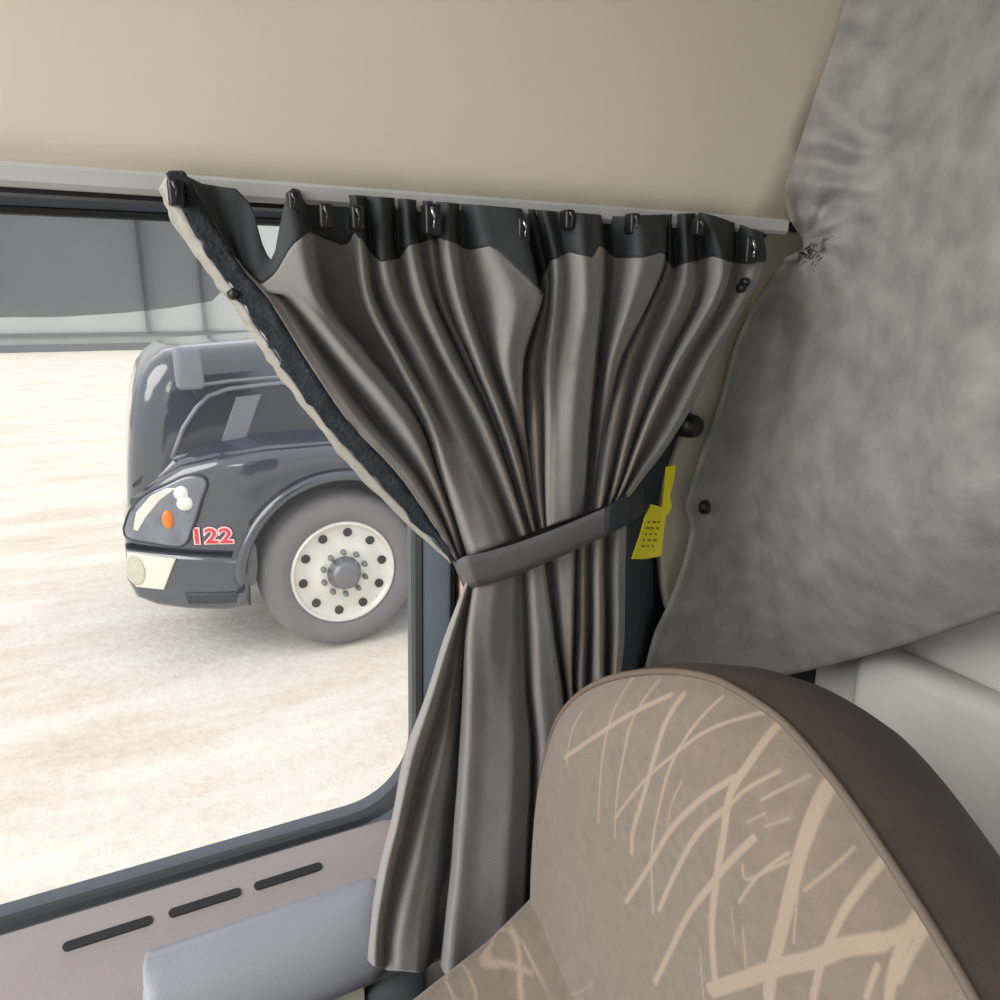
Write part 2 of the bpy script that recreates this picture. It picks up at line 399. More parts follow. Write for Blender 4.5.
# wheels
def make_wheel(c, far=False):
    w = lathe('wheel', [(.345, .02), (.36, .045), (.42, .06), (.48, .045), (.515, .01), (.533, -.05), (.535, -.15), (.533, -.22), (.5, -.28), (.36, -.28), (.345, -.2)], c, M['tire'], truck, 72)
    ident = Matrix.Identity(4)
    r = lathe('rim', [(.352, .03), (.345, .05), (.332, .052), (.325, .04), (.31, .026), (.25, .012), (.19, .03), (.165, .04), (.15, .045), (.0, .045)], c, M['rim'], w, 64); r.matrix_parent_inverse = ident
    for k in range(10):
        a = (k+.25)*math.pi/5
        q = c+Vector((.272*math.cos(a), -.0, .272*math.sin(a)))
        h = lathe('hand_hole', [(.0, .0285), (.026, .0285), (.030, .024), (.03, .01)], q, M['black'], w, 18); h.matrix_parent_inverse = ident
    hb = lathe('hub_cap', [(.115, .04), (.112, .06), (.095, .1), (.088, .125), (.06, .135), (0, .138)], c, M['hub'], w, 40); hb.matrix_parent_inverse = ident
    for k in range(10):
        a = (k+.5)*math.pi/5
        q = c+Vector((.145*math.cos(a), 0, .145*math.sin(a)))
        l = lathe('lug_nut', [(.019, .04), (.019, .065), (.014, .085), (0, .087)], q, M['hub'], w, 8); l.matrix_parent_inverse = ident
    return w
make_wheel(Vector((wx, YT+.03, RW)))
fw = bpy.data.objects.new('wheel', bpy.data.objects['wheel'].data); C.objects.link(fw); fw.parent = truck
fw.matrix_parent_inverse = Matrix.Translation(-truck.location)
fw.location = (0, 2*(YT+.03)+2.3, 0); fw.scale = (1, 1, 1); fw.location = (0, 2.0, 0)

# ================================================================== DOOR SIDE OF THE CAB
# window ring in XZ
def arc(cx, cz, r, a0, a1, n=10): return [(cx+r*math.cos(math.radians(a0+(a1-a0)*k/n)), cz+r*math.sin(math.radians(a0+(a1-a0)*k/n))) for k in range(n+1)]
gz1 = P(150, 217, Y=YG).z; gz0 = P(250, 852, Y=YG).z; gx1 = P(424, 540, Y=YG).x-.002
gx0 = -.62
def ring(off):
    x0, x1, z0, z1 = gx0-off, gx1+off*1.4, gz0-off, gz1+off; r = .075+off
    pts = arc(x1-r-.012, z0+r, r, -90, 0)+[(x1-.006, (z0+z1)/2)]+arc(x1-.03-off, z1-.03-off, .03+off, 0, 90, 5)+arc(x0+.03+off, z1-.03-off, .03+off, 90, 180, 5)+arc(x0+r, z0+r, r, 180, 270)
    return pts
def ringmesh(name, levels, m, parent):
    bm = bmesh.new(); rs = []
    for off, y in levels: rs.append([bm.verts.new((x, y, z)) for x, z in ring(off)])
    n = len(rs[0])
    for a, b in zip(rs, rs[1:]):
        for k in range(n): bm.faces.new((a[k], a[(k+1) % n], b[(k+1) % n], b[k]))
    o = obj(name, bm, m, parent); sharp(o, 40); return o
win = struct(ringmesh('window_1', [(.0, YG+.03), (.0, YG-.001), (.004, YG-.006), (.007, YG-.007), (.019, YG-.018), (.0215, YG-.018), (.024, YG-.015), (.024, YG+.03), (0, YG+.03)], M['frame'], None))
sl = ringmesh('window_seal', [(-.002, YG+.01), (-.002, YG-.003), (.002, YG-.007), (.004, YG-.004)], M['rubber'], win)
sl2 = ringmesh('outer_seal', [(.0215, YG-.013), (.0222, YG-.0175), (.0255, YG-.0175), (.0268, YG-.008)], M['rubber'], win)
bm = bmesh.new(); bm.faces.new([bm.verts.new((x, YG+.004, z)) for x, z in ring(.006)]); gl = obj('glass_pane', bm, M['glass'], win, smooth=False)
# smoked rain guard outside the glass
v0 = [P(a, b, Y=YG+.03) for a, b in [(-250, 318), (-60, 318), (60, 317), (123, 313), (170, 308), (212, 301), (232, 282), (246, 250), (256, 228)]]
vs = []
for q in v0: vs += [q, Vector((q.x, YG+.022, q.z+.01)), Vector((q.x, YG+.012, gz1+.012))]
rg = tag(pyobj('rain_guard', vs, grid_faces(len(v0), 3), M['visor']), 'smoked grey rain guard strip along the top of the side window', 'rain guard')

def wallpanel(name, outer, hole, y0, y1, m, kind=True):
    """flat slab in XZ with one hole, front at y0"""
    bm = bmesh.new()
    def loop(pts): return [bm.verts.new((x, y0, z)) for x, z in pts]
    lo_, li = loop(outer), loop(hole)
    eo = [bm.edges.new((lo_[i], lo_[(i+1) % len(lo_)])) for i in range(len(lo_))]
    ei = [bm.edges.new((li[i], li[(i+1) % len(li)])) for i in range(len(li))]
    bmesh.ops.triangle_fill(bm, use_beauty=True, edges=eo+ei)
    r = bmesh.ops.extrude_face_region(bm, geom=bm.faces[:])
    for v in [g for g in r['geom'] if isinstance(g, bmesh.types.BMVert)]: v.co.y = y1
    o = obj(name, bm, m, None, smooth=False)
    return struct(o) if kind else o
# door shell around the window: dark structural skin behind the trims
wr = struct(wallpanel('wall_right', [(-.75, .8), (1.2, .8), (1.2, H+.75), (-.75, H+.75)], ring(.02), YG+.0, YG+.05, M['dark']))

# mauve sill trim with pocket: rows from frame outer edge downwards
def row(pts, y): return [P(a, b, Y=y) for a, b in pts]
zs0 = H-.551
def sillrow(y, dz, x1=.36): return [Vector((-.7+(x1+.7)*k/14, y, zs0+dz)) for k in range(15)]
rows = [sillrow(*q) for q in [(.692, .004), (.684, .002), (.676, .0), (.662, -.005), (.648, -.020), (.640, -.026), (.618, -.034), (.610, -.044), (.608, -.07), (.606, -.40), (.69, -.40)]]
door = struct(pyobj('door_1', [v for r in rows for v in r], grid_faces(len(rows), 15), M['pink']))
# slots in the sill
for a, b in [((60, 935), (152, 914)), ((168, 911), (241, 892)), ((254, 888), (322, 870))]:
    x0, x1 = P(*a, Y=.663).x, P(*b, Y=.663).x
    u = Vector((1, 0, 0)); w = Vector((0, .014, .005)).normalized(); nn = Vector((0, -.005, .014)).normalized()
    c0, c1 = Vector((x0, .663, zs0-.0045)), Vector((x1, .663, zs0-.0045))
    bm = bmesh.new(); h = .0042; pts = []
    for k in range(9): a_ = math.radians(90+180*k/8); pts.append(c0+u*(h*math.cos(a_)+h)+w*h*math.sin(a_))
    for k in range(9): a_ = math.radians(-90+180*k/8); pts.append(c1+u*(h*math.cos(a_)-h)+w*h*math.sin(a_))
    top = [bm.verts.new(p+nn*.0008) for p in pts]; bot = [bm.verts.new(p-nn*.004) for p in pts]
    bm.faces.new(top); bm.faces.new(bot)
    for k in range(18): bm.faces.new((top[k], top[(k+1) % 18], bot[(k+1) % 18], bot[k]))
    obj('vent_slot', bm, M['rubber'], door, smooth=False)
cl = [P(a, 985, Y=.60).x for a in (343, 440)]
# padded ledge (armrest) on the door: plan outline lofted downwards with a rounded top edge
ax0, ax1, ay0, ay1 = -.052, .192, .588, .648
plan = arc(ax1-.010, ay1-.010, .010, 0, 90, 4)+arc(ax0+.018, ay1-.018, .018, 90, 180, 6)+[(ax0-.003, ay0+.03)]+arc(ax0+.012, ay0+.012, .014, 180, 270, 5)+[(ax1-.085, ay0)]+arc(ax1-.055, ay0+.055, .055, -80, -8, 7)
plan = [(x, min(ay1, y)) for x, y in plan]
cxm, cym = (ax0+ax1)/2, (ay0+ay1)/2
lev = [(.022, -.118, 1.02), (.012, -.112, 1.0), (.0, -.095, 1), (.0, -.078, 1), (.002, -.064, 1), (.006, -.050, 1), (.012, -.039, 1), (.019, -.0315, 1), (.026, -.027, 1), (.033, -.0245, 1)]
bm = bmesh.new(); rs = []
for ins, dz, sc_ in lev:
    ring_ = []
    for x, y in plan:
        fr = max(0, min(1, (ay1-y)/(ay1-ay0)))              # only the front edge is generously rounded
        kx = ins*.8*((x-cxm)/(ax1-cxm)) if x > cxm else ins*.25*((x-cxm)/(ax1-cxm))
        ring_.append(bm.verts.new((x-kx, y+ins*fr*1.5, zs0+dz+.0035*(1-fr))))
    rs.append(ring_)
n = len(plan)
for a, b in zip(rs, rs[1:]):
    for k in range(n): bm.faces.new((a[k], a[(k+1) % n], b[(k+1) % n], b[k]))
bm.faces.new(rs[-1])
ar = obj('armrest', bm, M['armrest'], door)
bm = bmesh.new(); box(bm, -.7, cl[0]+.02, .598, .612, H-1.25, zs0-.075); obj('lower_carpet', bm, M['lowpale'], door, smooth=False)

# jamb trim right of the window (hidden mostly by the curtain)
jx0 = gx1+.035
struct(boxobj('trim_1', (jx0, jx0+.05, YG-.02, YG+.0, H-.9, H+.1), M['pinkjamb'], bev=.004))
# lower corner column beside the seat
cr_ = (cl[1]-cl[0])/2
bm = bmesh.new(); tube_bm(bm, [((cl[0]+cl[1])/2, .592+cr_, H-1.2), ((cl[0]+cl[1])/2, .592+cr_, zs0-.12), ((cl[0]+cl[1])/2+.008, .598+cr_, zs0-.085), ((cl[0]+cl[1])/2+.025, .606+cr_, zs0-.06)], [cr_, cr_, cr_*.9, cr_*.5], 28)
struct(obj('trim_2', bm, M['teal']))

# beige pillar trim
pp = [(735, 228), (770, 228), (800, 232), (812, 246), (806, 264), (800, 300), (785, 380), (770, 480), (745, 560), (700, 600), (668, 612), (664, 590), (661, 560), (659, 520), (664, 480), (680, 440), (694, 410), (700, 370), (690, 300)]
pts = [P(a, b, Y=.685) for a, b in pp]
bm = bmesh.new(); bm.faces.new([bm.verts.new(p) for p in pts])
r = bmesh.ops.extrude_face_region(bm, geom=bm.faces[:])
for v in [g for g in r['geom'] if isinstance(g, bmesh.types.BMVert)]: v.co.y = .699
struct(bevel(obj('trim_3', bm, M['pillar'], None), .006))

# seat belt: guide, webbing
belt = empty('seat_belt', P(640, 640, Y=.67))
lft = [(640, 395), (632, 440), (622, 500), (612, 560), (606, 640), (600, 720), (590, 1180)]
rgt = [(684, 412), (674, 452), (658, 500), (652, 560), (655, 620), (660, 720), (660, 1180)]
L = crom(lft, 6); R_ = crom(rgt, 6); vs = []
for i, (a, b) in enumerate(zip(L, R_)):
    for k in range(7):
        s = k/6; q = P(a[0]+(b[0]-a[0])*s, a[1]+(b[1]-a[1])*s, Y=.692-.012*math.sin(math.pi*s)); vs.append(q)
wb = pyobj('webbing', vs, grid_faces(len(L), 7), M['belt'], belt); solid(wb, .0018)
q = P(686, 425, Y=.67)
lathe('belt_guide', [(0, .022), (.008, .021), (.012, .017), (.014, .008), (.014, -.014)], q, M['black'], belt, 28)
tag(belt, 'dark seat belt webbing hanging beside the beige pillar behind the curtain', 'seat belt')
# yellow tag
yt = empty('warning_tag', P(650, 530, Y=.645))
bd = [(651, 504), (667, 509), (664, 530), (661, 556), (646, 559), (632, 559), (640, 536), (645, 518)]
def slab(name, pxs, y, t, m, parent):
    pts = [P(a, b, Y=y) for a, b in pxs]; bm = bmesh.new(); bm.faces.new([bm.verts.new(p) for p in pts])
    r = bmesh.ops.extrude_face_region(bm, geom=bm.faces[:])
    for v in [g for g in r['geom'] if isinstance(g, bmesh.types.BMVert)]: v.co.y += t
    return obj(name, bm, m, parent, smooth=False)
tb = slab('tag_body', bd, .642, .0015, M['yellow'], yt)
slab('tag_strap', [(667, 467), (676, 465), (674, 480), (670, 496), (672, 506), (668, 515), (660, 514), (654, 506), (662, 507), (663, 498), (665, 482)], .6415, .002, M['yellow'], yt)
for (a, b, c) in ((648, 661, 521), (646, 659, 527), (645, 660, 533), (643, 657, 539), (642, 659, 545)):
    for x in range(a, b-2, 5):
        w = random.choice((2, 3, 4)); slab('print_mark', [(x, c), (x+w, c+.3), (x+w-.3, c+2.4), (x-.3, c+2.0)], .6412, .0004, M['print'], tb).matrix_parent_inverse = Matrix.Translation(-yt.location)
for ch in tb.children: ch.matrix_parent_inverse = Matrix.Identity(4)
tag(yt, 'small yellow tag with fine print hanging on the dark seat belt', 'tag')

# ------------------------------------------------------------------ beige panel and rail
YP = .595
def PB(px, py): return P(px, py, Y=YP)
zr = PB(480, 196).z
xr1 = PB(788, 215).x
lines = [(0, .004, 0), (.0, 0, .004), (.02, -.002, .2), (.06, -.004, .5), (.2, -.012, 1), (.5, -.03, 1), (.75, -.045, 1)]
vs = []; nc = 24
for h, dy, _ in lines:
    for k in range(nc+1):
        x = -.8+(xr1+.8+min(.09, h*.5))*k/nc; zz = PB(123, 168).z+(PB(785, 218).z-PB(123, 168).z)*((x-PB(123, 168).x)/(xr1-PB(123, 168).x))
        vs.append(Vector((x, YP+dy, zz+h)))
wu = pyobj('wall_upper', vs, grid_faces(len(lines), nc+1), M['beige']); solid(wu, .012, 0); struct(wu)
# rail: profile extruded along X
def railz(x): 
    a, b = PB(123, 168), PB(785, 218); return a.z+(b.z-a.z)*(x-a.x)/(b.x-a.x)
prof = [(.0, -.001), (-.004, -.001), (-.006, -.004), (-.006, -.013), (-.003, -.016), (.004, -.016), (.004, -.010), (.03, -.010), (.03, -.001)]
rail = empty('curtain_rail', (.3, YP, railz(.3)))
def prism(name, prof, x0, x1, m, parent):
    bm = bmesh.new(); A = [bm.verts.new((x0, YP+a, railz(x0)+b)) for a, b in prof]; B = [bm.verts.new((x1, YP+a, railz(x1)+b)) for a, b in prof]
    n = len(prof); bm.faces.new(A); bm.faces.new(B)
    for k in range(n): bm.faces.new((A[k], A[(k+1) % n], B[(k+1) % n], B[k]))
    return sharp(obj(name, bm, m, parent), 30)
prism('rail_channel', prof, -.75, xr1-.004, M['rail'], rail)
prism('glide_track', [(.006, -.010), (.026, -.010), (.026, -.019), (.006, -.019)], -.75, xr1-.02, M['black'], rail)
bm = bmesh.new(); box(bm, xr1-.016, xr1-.002, YP-.004, YP+.02, railz(xr1)-.008, railz(xr1)-.001); obj('end_cap', bm, M['black'], rail, smooth=False)
tag(rail, 'grey curtain rail along the bottom edge of the beige overhead panel', 'curtain rail')

# ------------------------------------------------------------------ the curtain
cur = empty('window_curtain', (.3, YC, H-.6))
tag(cur, 'pleated dark grey side window curtain gathered by a strap', 'curtain')
#            top   head  300  360  420  480  tie     depth(head,300,360,420,480,tie) mm
U = [
 ((159, 179, 229, 268, 313, 362, 450), (2, 2, 2, 2, 2, 0)),
 ((167, 196, 240, 279, 323, 376, 452), (6, 6, 6, 6, 5, 3)),
 ((186, 234, 268, 306, 347, 402, 455), (8, 9, 9, 9, 8, 4)),
 ((215, 240, 277, 316, 358, 412, 457), (2, 7, 8, 9, 8, 4)),
 ((236, 246, 285, 330, 375, 424, 459), (4, 2, -8, -13, -12, -4)),
 ((262, 268, 302, 352, 402, 434, 461), (8, 12, 13, 13, 8, 2)),
 ((290, 300, 316, 365, 414, 438, 463), (12, 13, 9, 6, 2, -2)),
 ((300, 318, 330, 376, 419, 441, 466), (-8, -12, -16, -14, -10, -5)),
 ((348, 352, 362, 392, 424, 444, 470), (-8, -12, -14, -4, 4, 4)),
 ((355, 360, 369, 399, 430, 450, 476), (6, 9, 10, 12, 12, 9)),
 ((365, 372, 378, 408, 440, 466, 490), (-4, -8, -8, 0, 9, 10)),
 ((380, 384, 394, 424, 452, 480, 504), (6, 6, 6, 6, 7, 8)),
 ((396, 400, 410, 440, 471, 496, 518), (-8, -9, -10, -10, -10, -7)),
 ((406, 410, 423, 450, 482, 506, 525), (5, 8, 9, 9, 8, 6)),
 ((418, 421, 436, 463, 491, 512, 530), (-9, -10, -11, -11, -10, -7)),
 ((428, 430, 441, 468, 494, 514, 531), (-3, -3, -4, -6, -6, -5)),
 ((434, 436, 447, 471, 496, 516, 532), (-8, -9, -10, -10, -9, -7)),
 ((448, 447, 459, 479, 502, 521, 534), (8, 9, 10, 9, 7, 4)),
 ((460, 462, 470, 492, 513, 528, 537), (-6, -11, -13, -14, -13, -8)),
 ((478, 490, 512, 507, 519, 530, 538.5), (10, 16, 17, 4, -8, -6)),
 ((520, 536, 538, 522, 522, 531.5, 540), (12, 13, 14, 4, -6, -4)),
 ((523, 540, 542, 525, 525, 533, 541), (-10, -12, -12, -12, -8, -4)),
 ((532, 545, 546, 533, 535, 538, 543.5), (-3, -2, 2, 4, 4, 3)),
 ((536, 549, 549, 542, 543, 544, 546), (-6, -6, -5, -5, -5, -3)),
 ((545, 555, 554, 549, 549, 549, 550), (8, 9, 10, 11, 11, 8)),
 ((556, 565, 564, 558, 557, 556, 556), (3, 3, 6, 11, 12, 9)),
 ((582, 584, 584, 577, 573, 570, 569), (15, 15, 14, 14, 13, 9)),
 ((596, 600, 598, 593, 587, 583, 580), (11, 11, 10, 8, 6, 4)),
 ((604, 606, 604, 598, 592, 588, 584), (-12, -15, -17, -17, -15, -9)),
 ((616, 616, 612, 604, 597, 592, 588), (-4, -4, -8, -12, -13, -9)),
 ((636, 640, 630, 612, 602, 595, 591), (14, 14, 12, 2, -6, -7)),
 ((662, 663, 646, 618, 606, 597, 593), (8, 6, 2, -2, -8, -8)),
 ((666, 666, 650, 622, 609, 599, 595), (-10, -10, -8, -4, -2, -2)),
 ((668, 669, 655, 628, 614, 604, 600), (-4, -2, 2, 7, 9, 8)),
 ((674, 675, 664, 640, 625, 612, 605), (-10, -12, -13, -12, -10, -5)),
 ((684, 686, 678, 652, 632, 617, 610), (6, 6, 6, 7, 8, 5)),
 ((692, 693, 690, 660, 637, 620, 612), (0, 0, 0, 0, 0, 1)),
 ((697, 697, 695, 667, 641, 622, 613), (-10, -12, -14, -12, -9, -4)),
 ((704, 722, 712, 679, 650, 626, 616), (10, 10, 9, 9, 8, 4)),
 ((730, 728, 717, 684, 654, 628, 618), (4, 3, -2, -4, -4, 0)),
 ((736, 734, 722, 688, 658, 630, 620), (-8, -9, -10, -8, -7, -3)),
 ((752, 754, 740, 706, 676, 636, 624), (5, 5, 5, 5, 5, 3)),
 ((763, 765, 747, 714, 684, 642, 628), (4, 3, 2, 1, 1, 1)),
]
def ytie(x): return 561-(x-452)*.36
def ytop(x):
    base = 178+(x-165)*.080
    base += interp([(159, 10), (163, 2), (168, -4), (180, -6), (200, 3), (236, 5), (252, 20), (262, 58), (270, 76), (277, 63), (281, 36), (286, 12), (292, 0), (300, 2), (320, 4), (350, 2), (620, 2), (700, -8), (715, -6), (760, 6)], x)
    return base
def yhead(x): return max(ytop(x)+8, interp([(200, 234), (240, 262), (262, 285), (276, 274), (292, 246), (308, 232), (318, 236), (345, 246), (356, 232), (368, 250), (382, 262), (400, 258), (410, 245), (440, 238), (455, 244), (470, 250), (492, 246), (520, 272), (538, 290), (549, 262), (570, 252), (592, 258), (600, 246), (616, 258), (642, 258), (662, 252), (672, 268), (690, 262), (715, 256), (728, 262), (756, 262)], x))
NU = 6; NV = 9
def sample_lines(lines, levels):                 # -> rows of (px, py, d)
    cols = []
    for i in range(len(lines)-1):
        for k in range(NU):
            t = k/NU; e = smooth(t)
            cols.append((i, t, e))
    cols.append((len(lines)-2, 1, 1))
    out = []
    for L in range(len(levels)):
        row_ = []
        for i, t, e in cols:
            x = lines[i][0][L]*(1-t)+lines[i+1][0][L]*t
            d = lines[i][1][L]*(1-e)+lines[i+1][1][L]*e
            row_.append((x, levels[L](x) if callable(levels[L]) else levels[L](i, t), d))
        out.append(row_)
    return out
UL = [(a, (d[0]*.7,)+d) for a, d in U]
up = sample_lines(UL, [ytop, yhead, lambda x: 300, lambda x: 360, lambda x: 420, lambda x: 480, ytie])
# lower half
Lw = [  # strap  630  690  750  810  870  930  hem      depth
 ((470, 448, 428, 406, 394, 379, 371, 368), (4, 4, 4, 4, 4, 4, 4, 4)),
 ((471, 453, 434, 414, 401, 386, 377, 375), (6, 12, 14, 14, 14, 14, 12, 10)),
 ((472, 459, 445, 428, 412, 397, 387, 385), (2, -6, -8, -6, -4, -2, 0, 0)),
 ((473, 462, 452, 442, 428, 414, 402, 399), (0, -8, -2, 6, 8, 11, 12, 11)),
 ((474, 464, 457, 449, 438, 428, 420, 417), (-2, -10, -6, 2, 4, 8, 10, 10)),
 ((475, 466, 463, 459, 455, 450, 443, 439), (-2, -16, -20, -22, -22, -22, -20, -18)),
 ((477, 467, 464, 461, 457, 452, 445, 441), (6, 8, 8, 8, 8, 8, 8, 8)),
 ((480, 471, 470, 468, 464, 459, 452, 448), (8, 14, 15, 15, 15, 15, 14, 14)),
 ((496, 488, 488, 488, 484, 480, 476, 474), (8, 13, 12, 12, 12, 12, 11, 11)),
 ((512, 510, 508, 512, 508, 505, 502, 500), (4, 5, 10, 12, 12, 12, 11, 11)),
 ((520, 521, 523, 528, 526, 523, 519, 516), (-2, -2, 2, 4, 4, 4, 4, 4)),
 ((523, 526, 528, 533, 532, 529, 526, 522), (-9, -14, -15, -16, -16, -16, -15, -14)),
 ((531, 536, 538, 543, 541, 539, 537, 535), (8, 10, 11, 11, 11, 11, 11, 11)),
 ((540, 549, 558, 560, 560, 560, 560, 560), (7, 8, 8, 8, 8, 8, 8, 8)),
 ((545, 556, 566, 570, 572, 572, 572, 572), (-10, -12, -13, -13, -13, -13, -13, -13)),
 ((560, 564, 569, 575, 578, 578, 578, 578), (6, 5, 2, 2, 2, 2, 2, 2)),
 ((572, 570, 571, 578, 581, 581, 581, 581), (6, 6, 4, 4, 4, 4, 4, 4)),
 ((577, 574, 573, 582, 584, 584, 584, 584), (-10, -10, -9, -9, -9, -9, -9, -9)),
 ((583, 582, 581, 588, 590, 590, 590, 590), (3, 3, 3, 3, 3, 3, 3, 3)),
 ((590, 590, 588, 594, 596, 596, 596, 596), (-9, -10, -10, -10, -10, -10, -10, -10)),
 ((599, 599, 600, 603, 604, 604, 604, 604), (8, 8, 8, 8, 8, 8, 8, 8)),
 ((606, 608, 608, 610, 611, 611, 611, 611), (-9, -9, -9, -9, -9, -9, -9, -9)),
 ((617, 617, 615, 616, 617, 617, 617, 617), (5, 6, 6, 6, 6, 6, 6, 6)),
 ((625, 624, 619, 620, 621, 621, 621, 621), (1, 1, 1, 1, 1, 1, 1, 1)),
]
def ystrap(x): return 574-(x-470)*.36
def hemy(x): return interp([(366, 958), (374, 966), (390, 971), (420, 972), (436, 960), (440, 964), (452, 985), (530, 985), (625, 960)], x)
lowr = sample_lines(Lw, [ystrap]+[(lambda x, v=v: v) for v in (630, 690, 750, 810, 870, 930)]+[hemy])
def rows_to_grid(rows, nv):
    nc = len(rows[0]); cols = [crom([r[c] for r in rows], nv) for c in range(nc)]
    return [[cols[c][r] for c in range(nc)] for r in range(len(cols[0]))]
GU = rows_to_grid(up, NV); GL = rows_to_grid(lowr, NV)
AMP = 2.25
def to3(p, k=0, seed=0):
    x, y, d = p
    q = P(x, y, Y=YC-AMP*d/1000)
    w = noise.noise(Vector((q.x*45, q.z*18, seed)))*.0012+noise.noise(Vector((q.x*16, q.z*16, seed+7)))*.002
    return Vector((q.x, q.y-w, q.z))
V3 = [[to3(p) for p in r] for r in GU]
# in cloth, left of column c2 becomes the hem strips, above row NV becomes heading
c1, c2 = NU, 2*NU
def sub(name, rows, c0, c1_, m, parent, ragged=0):
    vs = []; nc = c1_-c0+1
    for r in rows:
        for c in range(c0, c1_+1):
            v = r[c].copy()
            if ragged and 0 < c-c0 < nc-1 or (ragged and c-c0 == 0):
                v += Vector((noise.noise(v*170)*ragged, -abs(noise.noise(v*120+Vector((5, 5, 5))))*ragged*1.2, noise.noise(v*150+Vector((9, 1, 3)))*ragged))
            vs.append(v)
    o = pyobj(name, vs, grid_faces(len(rows), nc), m, parent); solid(o, .0016); return o
lowrows = [[to3(p, seed=3) for p in r] for r in GL]
# one continuous drop of cloth: heading bottom -> tie, then lower panel
sub('pleated_cloth', V3[NV:], c2, len(V3[0])-1, M['cloth'], cur)
sub('lower_cloth', lowrows, 0, len(lowrows[0])-1, M['cloth'], cur)
sub('heading_tape', V3[:NV+1], c2, len(V3[0])-1, M['heading'], cur)
sub('lining_hem', V3, 0, c1, M['hem'], cur, .0022)
sub('fleece_strip', V3, c1, c2, M['velcro'], cur, .004)
# rail hooks
for px, py, sz in ((176, 190, .6), (294, 200, .5), (326, 214, .6), (358, 216, .6), (433, 217, .8), (524, 228, .65), (570, 218, .55), (635, 222, .6), (700, 226, .5), (752, 248, .85)):
    q = P(px, py, Y=YC-.021)
    bm = bmesh.new(); w = .008*sz; box(bm, q.x-w, q.x+w, q.y-.002, q.y+.010, q.z-.016*sz, q.z+.012*sz)
    hk = bevel(obj('hook', bm, M['black'], cur), .002)
    bm = bmesh.new(); tube_bm(bm, [q+Vector((-.001, -.0035, -.010*sz)), q+Vector((0, -.004, 0)), q+Vector((-.002, -.003, .008*sz))], .0016*sz, 8)
    pn = obj('pin', bm, M['chrome'] if px in (433, 752, 524) else M['hub'], hk); pn.matrix_parent_inverse = Matrix.Identity(4)
for px, py in ((234, 294), (746, 282), (742, 288)):
    q = P(px, py, Y=YC-.012); lathe('snap', [(0, .004), (.002, .004), (.004, .002), (.0045, -.004)], q, M['black'], cur, 16)

# tie-back strap, a loop round the gathered cloth with a tail to the pillar
topE = crom([(455, 562), (466, 556), (490, 551), (520, 542), (560, 527), (600, 510), (620, 499), (632, 488), (644, 476)], 8)
botE = crom([(466, 588), (478, 586), (502, 580), (535, 567), (570, 552), (600, 538), (620, 528), (634, 520), (646, 510)], 8)
nS = len(topE); vs = []
for i, (a, b) in enumerate(zip(topE, botE)):
    t = i/(nS-1)
    y = interp([(0, YC+.004), (.05, YC-.014), (.12, YC-.024), (.5, YC-.028), (.68, YC-.025), (.78, YC-.014), (.88, YC+.015), (1, YC+.085)], t)
    for k in range(5):
        s = k/4; vs.append(P(a[0]+(b[0]-a[0])*s, a[1]+(b[1]-a[1])*s, Y=y-.002*math.sin(math.pi*s)))
st = empty('tieback_strap', P(545, 550, Y=YC-.02))
cut = int(nS*.66)
sb = pyobj('band', vs[:(cut+1)*5], grid_faces(cut+1, 5), M['strap'], st); solid(sb, .002)
tl = pyobj('tail', vs[cut*5:], grid_faces(nS-cut, 5), M['belt'], st); solid(tl, .002)
# back of the loop
vs = []
for i in range(13):
    t = i/12; a = topE[int(t*.75*(nS-1))]; b = botE[int(t*.75*(nS-1))]
    y = YC+.004+.030*math.sin(math.pi*min(1, t*1.0))**.5
    f0, f1 = P(*a, Y=YC), P(*b, Y=YC)
    vs += [Vector((f0.x, y, f0.z)), Vector((f1.x, y, f1.z))]
solid(pyobj('back_loop', vs, grid_faces(13, 2), M['strap'], st), .002)
tag(st, 'dark grey webbing strap tied around the waist of the curtain', 'strap')

# ------------------------------------------------------------------ sleeper drape on the right
edge = crom([(915, -330), (885, -180), (862, -60), (845, 0), (832, 45), (815, 95), (799, 145), (785, 185), (785, 205), (793, 225), (803, 241), (797, 258), (780, 266), (764, 290), (738, 345), (723, 400), (707, 445), (693, 488), (688, 510), (693, 530), (683, 572), (669, 608), (655, 640), (640, 700)], 6)
nr = len(edge); NC = 110; vs = []
def drape_d(px, py):
    d = 0.0
    d -= .19*max(0, min(1, (py-490)/220))**1.5
    d -= .03*max(0, (120-py)/180)
    d += .016*math.sin((px-700)/46.0+py/260.0)+.012*math.sin((px+py*.35)/75.0)
    for cx_, cz_, a, s in ((803, 241, -.03, 16), (690, 508, -.016, 13)):
        r2 = ((px-cx_)**2+(py-cz_)**2); d += a*math.exp(-r2/(2*s*s))
    # radiating puckers
    for cx_, cz_, R, amp in ((803, 241, 85, .007), (696, 508, 60, .005)):
        dx, dy = px-cx_, py-cz_; r = math.hypot(dx, dy)
        if r > 3: d += amp*math.sin(math.atan2(dy, dx)*9+.6)*math.exp(-r/R)*min(1, r/22)
    # slanting wrinkles at the upper edge
    w = math.exp(-((px-840)/60)**2-((py-130)/110)**2)
    d += w*.010*noise.noise(Vector((px*.016+py*.010, py*.045-px*.012, 2.0)))*1.8
    d += .005*noise.noise(Vector((px*.012, py*.012, 5)))+.0022*noise.noise(Vector((px*.05, py*.05, 1)))
    return d
